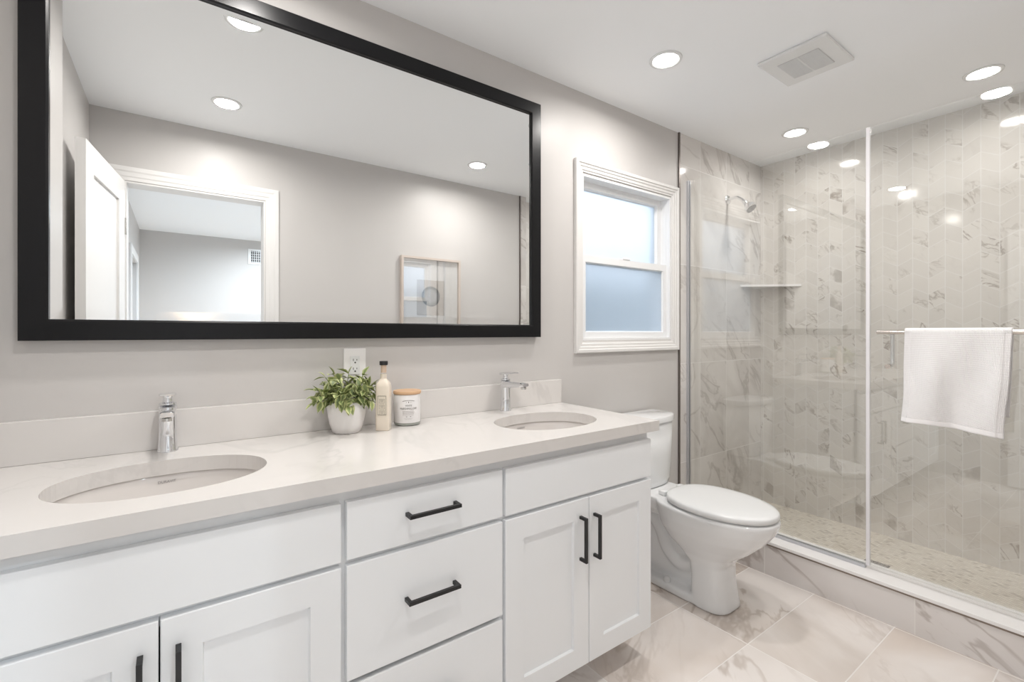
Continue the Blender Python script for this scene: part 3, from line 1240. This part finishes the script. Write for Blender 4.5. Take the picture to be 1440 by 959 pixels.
def curved(bm, ang):
    for vtx in bm.verts:
        a = ang + vtx.co.x / RJ
        r = RJ - vtx.co.y
        vtx.co = Vector((r * math.cos(a), r * math.sin(a), vtx.co.z))
    return bm


ja = VA + .10


def flat_text(s, size, z, sx=1.):
    b_ = text_mesh(s, size, .00015)
    b_.transform(Matrix.Translation((0, 0, z)) @ Matrix.Rotation(PI / 2, 4, 'X') @ Matrix.Scale(sx, 4, (1, 0, 0)))
    return b_


lab = bmesh.new()


def add_to(dst, src):
    tmp = bpy.data.meshes.new('tmp')
    src.to_mesh(tmp)
    dst.from_mesh(tmp)
    bpy.data.meshes.remove(tmp)
    src.free()


add_to(lab, flat_text('WHITE', .0085, .0735, .9))
add_to(lab, flat_text('MARSHMALLOW', .0105, .0625, .78))
ico = bmesh.new()
for k in range(14):        # arc and wick mark
    a = -.55 + 1.1 * k / 13
    x = .020 * a / .55
    z = .0915 - .003 * (a / .55) ** 2
    box(ico, x - .0017, x + .0017, -.0002, .0002, z, z + .0014)
wick = bmesh.new()
box(wick, -.0016, .0016, -.0002, .0002, .0835, .0875)
for x in (-.008, .008):
    box(ico, x - .0004, x + .0004, -.0002, .0002, .0835, .0875)
box(ico, -.009, .009, -.0002, .0002, .0335, .0352)
curved(lab, ja)
put('label_text', lab, M['ink'], jr)
curved(wick, ja)
put('label_wick_mark', wick, M['ink'], jr)
curved(ico, ja)
put('label_emblem', ico, M['ink'], jr)
soft = bmesh.new()
rr_ = random.Random(3)
for z in (.0535, .050, .0465, .043):
    x = -.021
    while x < .019:
        w_ = rr_.uniform(.002, .005)
        box(soft, x, min(x + w_, .021), -.0002, .0002, z, z + .0012)
        x += w_ + .0009
for z, hw_ in ((.0385, .021), (.0275, .017), (.0245, .013)):
    for k in range(int(hw_ * 2 / .004)):
        x = -hw_ + k * .004
        box(soft, x, x + .0032, -.0002, .0002, z, z + .0008)
curved(soft, ja)
put('small_print', soft, M['softink'], jr)

# ------------------------------------------------------------------ toilet
TX = 2.0
t = thing('toilet', 'white elongated two piece toilet with closed lid', 'toilet', (TX, 1.3, 0))
tl = lambda y: y - 1.3


def egg(yf, yb, hw, z, n=48, p=2.2, fl=0.):
    """outline pointed towards -Y"""
    r = []
    cy = yf + (yb - yf) * .58
    for i in range(n):
        th = 2 * PI * i / n
        c, s = math.cos(th), math.sin(th)
        x = hw * math.copysign(abs(c) ** (2 / p), c)
        if s < 0:
            y = cy + (cy - yf) * -abs(s) ** (2 / p)
        else:
            q = 2.8
            y = cy + (yb - cy) * abs(s) ** (2 / q)
        r.append((x, tl(y), z))
    return r


bm = bmesh.new()
loft(bm, [egg(1.092, 1.275, .106, .001, p=3), egg(1.092, 1.275, .106, .012, p=3), egg(1.100, 1.27, .102, .05, p=3), egg(1.112, 1.27, .098, .13, p=3), egg(1.112, 1.28, .098, .19, p=3),
          egg(1.088, 1.33, .108, .23, p=2.6), egg(1.03, 1.40, .130, .275), egg(.972, 1.44, .157, .33), egg(.930, 1.45, .178, .385), egg(.912, 1.46, .187, .425), egg(.911, 1.46, .188, .438), egg(.916, 1.45, .184, .444)])
# deck under the tank
def rr(hx, y0, y1, z, n=40, p=5):
    return [(sup(hx, (y1 - y0) / 2, p, i, n)[0], tl((y0 + y1) / 2) + sup(hx, (y1 - y0) / 2, p, i, n)[1], z) for i in range(n)]
loft(bm, [rr(.09, 1.30, 1.62, .345), rr(.125, 1.30, 1.655, .385), rr(.135, 1.30, 1.662, .42), rr(.132, 1.30, 1.662, .443)])
# rear foot
loft(bm, [rr(.106, 1.15, 1.64, .001), rr(.106, 1.15, 1.64, .022), rr(.102, 1.16, 1.63, .034), rr(.095, 1.2, 1.60, .038)])
# web
loft(bm, [rr(.035, 1.22, 1.62, .02), rr(.035, 1.22, 1.62, .36)])
# trapway
pts = [(0, tl(1.20), .27), (0, tl(1.27), .16), (0, tl(1.35), .12), (0, tl(1.42), .17), (0, tl(1.45), .25), (0, tl(1.50), .31), (0, tl(1.56), .29), (0, tl(1.59), .20), (0, tl(1.585), .09), (0, tl(1.585), .02)]
cp = []
for i in range(len(pts) - 1):
    for k in range(5):
        s = k / 5
        a, b = Vector(pts[i]), Vector(pts[i + 1])
        cp.append(a.lerp(b, s))
cp.append(Vector(pts[-1]))
for _ in range(3):
    cp = [cp[0]] + [(cp[i - 1] + cp[i] * 2 + cp[i + 1]) / 4 for i in range(1, len(cp) - 1)] + [cp[-1]]
tube(bm, cp, .052, 20)
bo = put('bowl', bm, M['ceramic'], t, smooth='all')
md = bo.modifiers.new('r', 'REMESH')
md.mode = 'VOXEL'
md.voxel_size = .0055
md.use_smooth_shade = True
ms = bo.modifiers.new('s', 'SMOOTH')
ms.factor = .5
ms.iterations = 7


def lidring(off, z):
    r = []
    yf, yb, hw = .912 + off, 1.395 - off * .6, .187 - off
    cy = 1.18
    for i in range(64):
        th = 2 * PI * i / 64
        c, s = math.cos(th), math.sin(th)
        if s < 0:
            x = hw * math.copysign(abs(c) ** (2 / 2.05), c)
            y = cy - (cy - yf) * abs(s) ** (2 / 2.05)
        else:
            x = hw * math.copysign(abs(c) ** (2 / 2.6), c)
            y = cy + (yb - cy) * abs(s) ** (2 / 2.6)
            x *= 1 - .06 * abs(s)
        r.append((x, tl(y), z))
    return r


bm = loft(bmesh.new(), [lidring(.022, .4405), lidring(.020, .4425), lidring(.020, .4500), lidring(.022, .4545)])
put('seat', bm, M['plastic'], t, smooth=True)
bm = loft(bmesh.new(), [lidring(.009, .4515), lidring(.004, .4525), lidring(.002, .462), lidring(.004, .470), lidring(.008, .4755), lidring(.03, .478), lidring(.08, .480), lidring(.15, .4805)])
put('lid', bm, M['plastic'], t, smooth='all')
for sx in (-.07, .07):
    bm = B(sx - .018, sx + .018, tl(1.392), tl(1.43), .444, .466, bev=.006)
    put('seat_hinge', bm, M['plastic'], t, smooth=True)


def tankring(z, k=1., dy=0.):
    r = []
    for i in range(56):
        th = 2 * PI * i / 56
        c, s = math.cos(th), math.sin(th)
        if s < 0:
            x = .213 * k * math.copysign(abs(c) ** (2 / 2.3), c)
            y = 1.585 - (.105 * k + dy) * abs(s) ** (2 / 2.3)
        else:
            x = .213 * k * math.copysign(abs(c) ** (2 / 6), c)
            y = 1.585 + .085 * abs(s) ** (2 / 6)
        r.append((x - .018, tl(y), z))
    return r


bm = loft(bmesh.new(), [tankring(.444, .80, .0), tankring(.450, .86), tankring(.475, .90), tankring(.60, .95), tankring(.772, .975)])
put('tank', bm, M['ceramic'], t, smooth='all')
bm = loft(bmesh.new(), [tankring(.7725, .99), tankring(.776, 1.02, .004), tankring(.797, 1.025, .004), tankring(.803, 1.015, .002), tankring(.806, .97)])
put('tank_lid', bm, M['ceramic'], t, smooth=True)
for sx in (-1, 1):
    bm = lathe(bmesh.new(), [(.017, .036), (.0165, .050), (.011, .058), (.002, .060)], sx * .080, tl(1.385), n=24)
    put('bolt_cap', bm, M['plastic'], t, smooth=True)

# ------------------------------------------------------------------ shower glass
GX = 2.533
GT = .010
gz0, gz1 = .185, 2.163
t = thing('shower_glass_panel', 'fixed clear shower glass panel beside the toilet, window mirrored in it', 'shower glass', (GX, 1.22, .173))


def PG(name, bm, m, par, org, **k):
    o = put(name, bm, m, None, **k)
    o.data.transform(Matrix.Translation((-org[0], -org[1], -org[2])))
    o.parent = par
    return o


og = (GX, 1.22, .173)
PG('glass_pane', B(GX - GT / 2, GX + GT / 2, .772, YV - .010, gz0, gz1), M['glass'], t, og)
bm = bmesh.new()
box(bm, GX - .011, GX - .0055, .772, YV - .006, .1735, .188)
box(bm, GX + .0055, GX + .011, .772, YV - .006, .1735, .188)
box(bm, GX - .0055, GX + .0055, .772, YV - .006, .1735, .184)
box(bm, GX - .011, GX + .011, YV - .0085, YV - .0045, .188, gz1)
box(bm, GX - .011, GX - .0055, YV - .018, YV - .0085, .188, gz1)
box(bm, GX + .0055, GX + .011, YV - .018, YV - .0085, .188, gz1)
PG('channel', bm, mat('channel_metal', (.58, .59, .62), .28, .7), t, og)
og2 = (GX, .40, .173)
t2 = thing('shower_glass_door', 'clear glass shower door carrying a nickel towel bar', 'shower door', og2)
PG('glass_pane', B(GX - GT / 2, GX + GT / 2, .045, .755, gz0 + .008, gz1), M['glass'], t2, og2)
PG('edge_seal', B(GX - .008, GX + .008, .7555, .7700, gz0 + .002, gz1, bev=.002), M['seal'], t2, og2)
bm = bmesh.new()
box(bm, GX - .007, GX - .0052, .045, .755, .176, .205)
box(bm, GX + .0052, GX + .007, .045, .755, .176, .205)
box(bm, GX - .0052, GX + .0052, .045, .755, .176, .190)
PG('door_sweep', bm, M['clear'], t2, og2)
BX, BZ = 2.462, 1.240
bm = bmesh.new()
tube(bm, [(BX, .712, BZ), (BX, .709, BZ), (BX, .10, BZ), (BX, .097, BZ)], .0095, 20, rr=[.006, .0095, .0095, .006])
for y in (.672, .14):
    tube(bm, [(BX, y, BZ), (GX - .0055, y, BZ)], .008, 16)
PG('towel_bar', bm, M['nickel'], t2, og2, smooth=True)
bm = bmesh.new()
hx = GX + .055
tube(bm, [(GX + .0055, .690, 1.236), (hx - .012, .690, 1.236), (hx - .004, .690, 1.233), (hx, .690, 1.222), (hx, .690, 1.106), (hx - .004, .690, 1.095), (hx - .012, .690, 1.092), (GX + .0055, .690, 1.092)], .0085, 16)
PG('pull_handle', bm, M['chrome'], t2, og2, smooth=True)
bm = bmesh.new()
tube(bm, [(GX - .0055, .690, 1.090), (GX - .014, .690, 1.090), (GX - .016, .690, 1.090)], .010, 20, rr=[.0105, .0105, .008])
PG('handle_button', bm, M['nickel'], t2, og2, smooth=True)
for z in (.45, 1.95):
    bm = bmesh.new()
    box(bm, GX - .016, GX - .0055, .041, .10, z - .045, z + .045, bev=.002)
    box(bm, GX + .0055, GX + .016, .041, .10, z - .045, z + .045, bev=.002)
    PG('door_hinge', bm, M['chrome'], t2, og2)


# ------------------------------------------------------------------ towel over the bar
def towel():
    bm = bmesh.new()
    uvl = bm.loops.layers.uv.new('UVMap')
    NU, NS = 90, 150
    R = .0135
    Lf, Lb = .372, .315
    arc = PI * R
    tot = Lf + arc + Lb
    grid = []
    for j in range(NS + 1):
        s = tot * j / NS
        row = []
        for i in range(NU + 1):
            u = i / NU
            y = .613 - u * .307
            drop = 0.
            if s <= Lf:
                k = (Lf - s) / Lf            # 0 at bar .. 1 at hem
                z = BZ - (Lf - s) * (1 + .075 * max(0, u - .35))
                fold = (.017 * math.sin(u * 9.5 + 1.0 + k * 1.6) + .006 * math.sin(u * 21 - k * 3.5)) * min(1, k * 2.0)
                x = BX - R - .012 * k * (1 - k) - .004 * k + fold * .9
                x = min(x, GX - .022)
                yy_ = y + (.010 * (1 - u) + .018 * (u)) * k + .004 * math.sin(k * 7 + u * 2) * k
                if u < .06 or u > .94:
                    x += .004
            elif s <= Lf + arc:
                a = (s - Lf) / R
                x = BX - R * math.cos(a)
                z = BZ + R * math.sin(a)
                yy_ = y
            else:
                q = (s - Lf - arc)
                k = q / Lb
                z = BZ - q
                x = BX + R + .010 * math.sin(u * 8) * min(1, k * 2) * .6 + .004
                x = min(x, GX - .016)
                yy_ = y + .012 * k
            row.append((bm.verts.new((x, yy_, z)), u * .307, s))
        grid.append(row)
    for j in range(NS):
        for i in range(NU):
            q = (grid[j][i], grid[j][i + 1], grid[j + 1][i + 1], grid[j + 1][i])
            f = bm.faces.new([k[0] for k in q])
            f.smooth = True
            for lp, k in zip(f.loops, q):
                lp[uvl].uv = (k[1], k[2])
    return bm


o = put('hand_towel', towel(), M['towel'], None, smooth='all')
o.data.transform(Matrix.Translation((-BX, -.46, -.87)))
o.location = (BX, .46, .87)
tag(o, 'white waffle weave hand towel draped over the shower door bar', 'towel')
so = o.modifiers.new('s', 'SOLIDIFY')
so.thickness = .006
so.offset = 0

# ------------------------------------------------------------------ shower fittings
yw = YV - .004
t = thing('shower_fixture', 'chrome shower head on a short curved arm on the tiled wall', 'shower head', (2.985, yw, 2.125))
bm = bmesh.new()
b2 = lathe(bmesh.new(), [(.030, 0), (.030, .004), (.022, .010), (.010, .012)], n=32)
b2.transform(Matrix.Rotation(PI / 2, 4, 'X'))
put('flange', b2, M['chrome'], t, smooth=True)
tube(bm, [(0, -.008, 0), (0, -.04, .004), (0, -.07, 0), (0, -.095, -.018), (0, -.118, -.045)], .0105, 16)
put('shower_arm', bm, M['chrome'], t, smooth=True)
b3 = lathe(bmesh.new(), [(.012, .0), (.016, .006), (.017, .014), (.013, .020), (.020, .030), (.034, .048), (.037, .060), (.037, .070), (.034, .073)], n=40)
b3.transform(Matrix.Translation((0, -.112, -.038)) @ Matrix.Rotation(math.radians(180 - 42), 4, 'X'))
hd = put('spray_head', b3, M['chrome'], t, smooth=True)
b4 = lathe(bmesh.new(), [(.032, .0735), (.032, .0745), (.002, .0750)], n=40)
b4.transform(Matrix.Translation((0, -.112, -.038)) @ Matrix.Rotation(math.radians(180 - 42), 4, 'X'))
put('spray_face', b4, mat('spray_face', (.22, .22, .22), .4), hd, smooth=True)

# corner shelf
bm = bmesh.new()
pts = [(XB - .001, yw - .001), (3.147, yw - .001), (3.165, yw - .012), (XB - .012, 1.425), (XB - .001, 1.409)]
for z in (0,):
    top = [bm.verts.new((p[0] - XB, p[1] - yw, 1.567 - 1.553)) for p in pts]
    bot = [bm.verts.new((p[0] - XB, p[1] - yw, 0)) for p in pts]
    bm.faces.new(top)
    bm.faces.new(bot[::-1])
    for i in range(5):
        bm.faces.new((top[i], top[(i + 1) % 5], bot[(i + 1) % 5], bot[i]))
o = put('corner_shelf', bm, M['slab'], None, loc=(XB, yw, 1.553))
tag(o, 'triangular white stone shelf in the shower corner', 'shelf')

# drain
t = thing('floor_drain', 'square metal drain in the mosaic shower floor', 'drain', (2.945, .86, .025))
put('drain_frame', B(-.052, .052, -.052, .052, 0, .002), M['dark'], t)
bm = bmesh.new()
for i in range(6):
    for j in range(6):
        box(bm, -.046 + i * .0155, -.046 + i * .0155 + .011, -.046 + j * .0155, -.046 + j * .0155 + .011, .002, .0035)
put('drain_grate', bm, M['steel'], t)

# ------------------------------------------------------------------ picture on the opposite wall
t = thing('framed_picture', 'pale wood framed print of a dark circle, seen in the mirror', 'picture', (1.585, YO, 1.03))
W2, HH = .495, .78
bm = frame_profile(bmesh.new(), -W2 / 2, W2 / 2, 0, HH, [(0, 0), (0, .034), (.016, .034), (.016, 0)], 0)
bm.transform(Matrix.Scale(-1, 4, (0, 1, 0)))
put('picture_frame', bm, M['palewood'], t)
put('picture_mat', B(-W2 / 2 + .016, W2 / 2 - .016, .002, .008, .016, HH - .016), M['mat'], t)
o = put('print', B(-.115, .115, 0, .002, -.125, .145), M['art'], t, loc=(0, .0082, .465))
put('picture_glass', B(-W2 / 2 + .016, W2 / 2 - .016, .022, .024, .016, HH - .016), M['picglass'], t)

# ------------------------------------------------------------------ bedroom things seen in the mirror
t = thing('wall_vent', 'white wall vent with dark slots high on the bedroom wall', 'vent', (.90, YF, 2.13))
put('vent_frame', B(-.16, .16, 0, .010, 0, .20, bev=.003), M['plastic'], t)
fr = put('vent_opening', B(-.13, .13, .010, .012, .025, .175), M['hole'], t)
bm = bmesh.new()
for i in range(13):
    box(bm, -.13 + i * .0215, -.13 + i * .0215 + .006, .012, .016, .025, .175)
for j in range(5):
    box(bm, -.13, .13, .012, .015, .03 + j * .033, .034 + j * .033)
put('vent_slats', bm, M['plastic'], fr)
t = thing('floor_lamp', 'floor lamp whose warm glow shows on the bedroom wall in the mirror', 'lamp', (.17, YF + .22, 0))
put('base', lathe(bmesh.new(), [(.13, 0), (.13, .015), (.02, .025)]), M['black'], t, smooth=True)
put('pole', tube(bmesh.new(), [(0, 0, .02), (0, 0, .72)], .01), M['black'], t)
bm = lathe(bmesh.new(), [(.15, .65), (.12, .86), (.118, .86), (.148, .65)], cap0=False, cap1=False)
put('lamp_shade', bm, mat('shade_cloth', (.8, .75, .68), .8), t, smooth=True)
put('bulb', lathe(bmesh.new(), [(.015, .72), (.03, .75), (.03, .78), (.012, .80)]), M['bulb'], t, smooth=True)
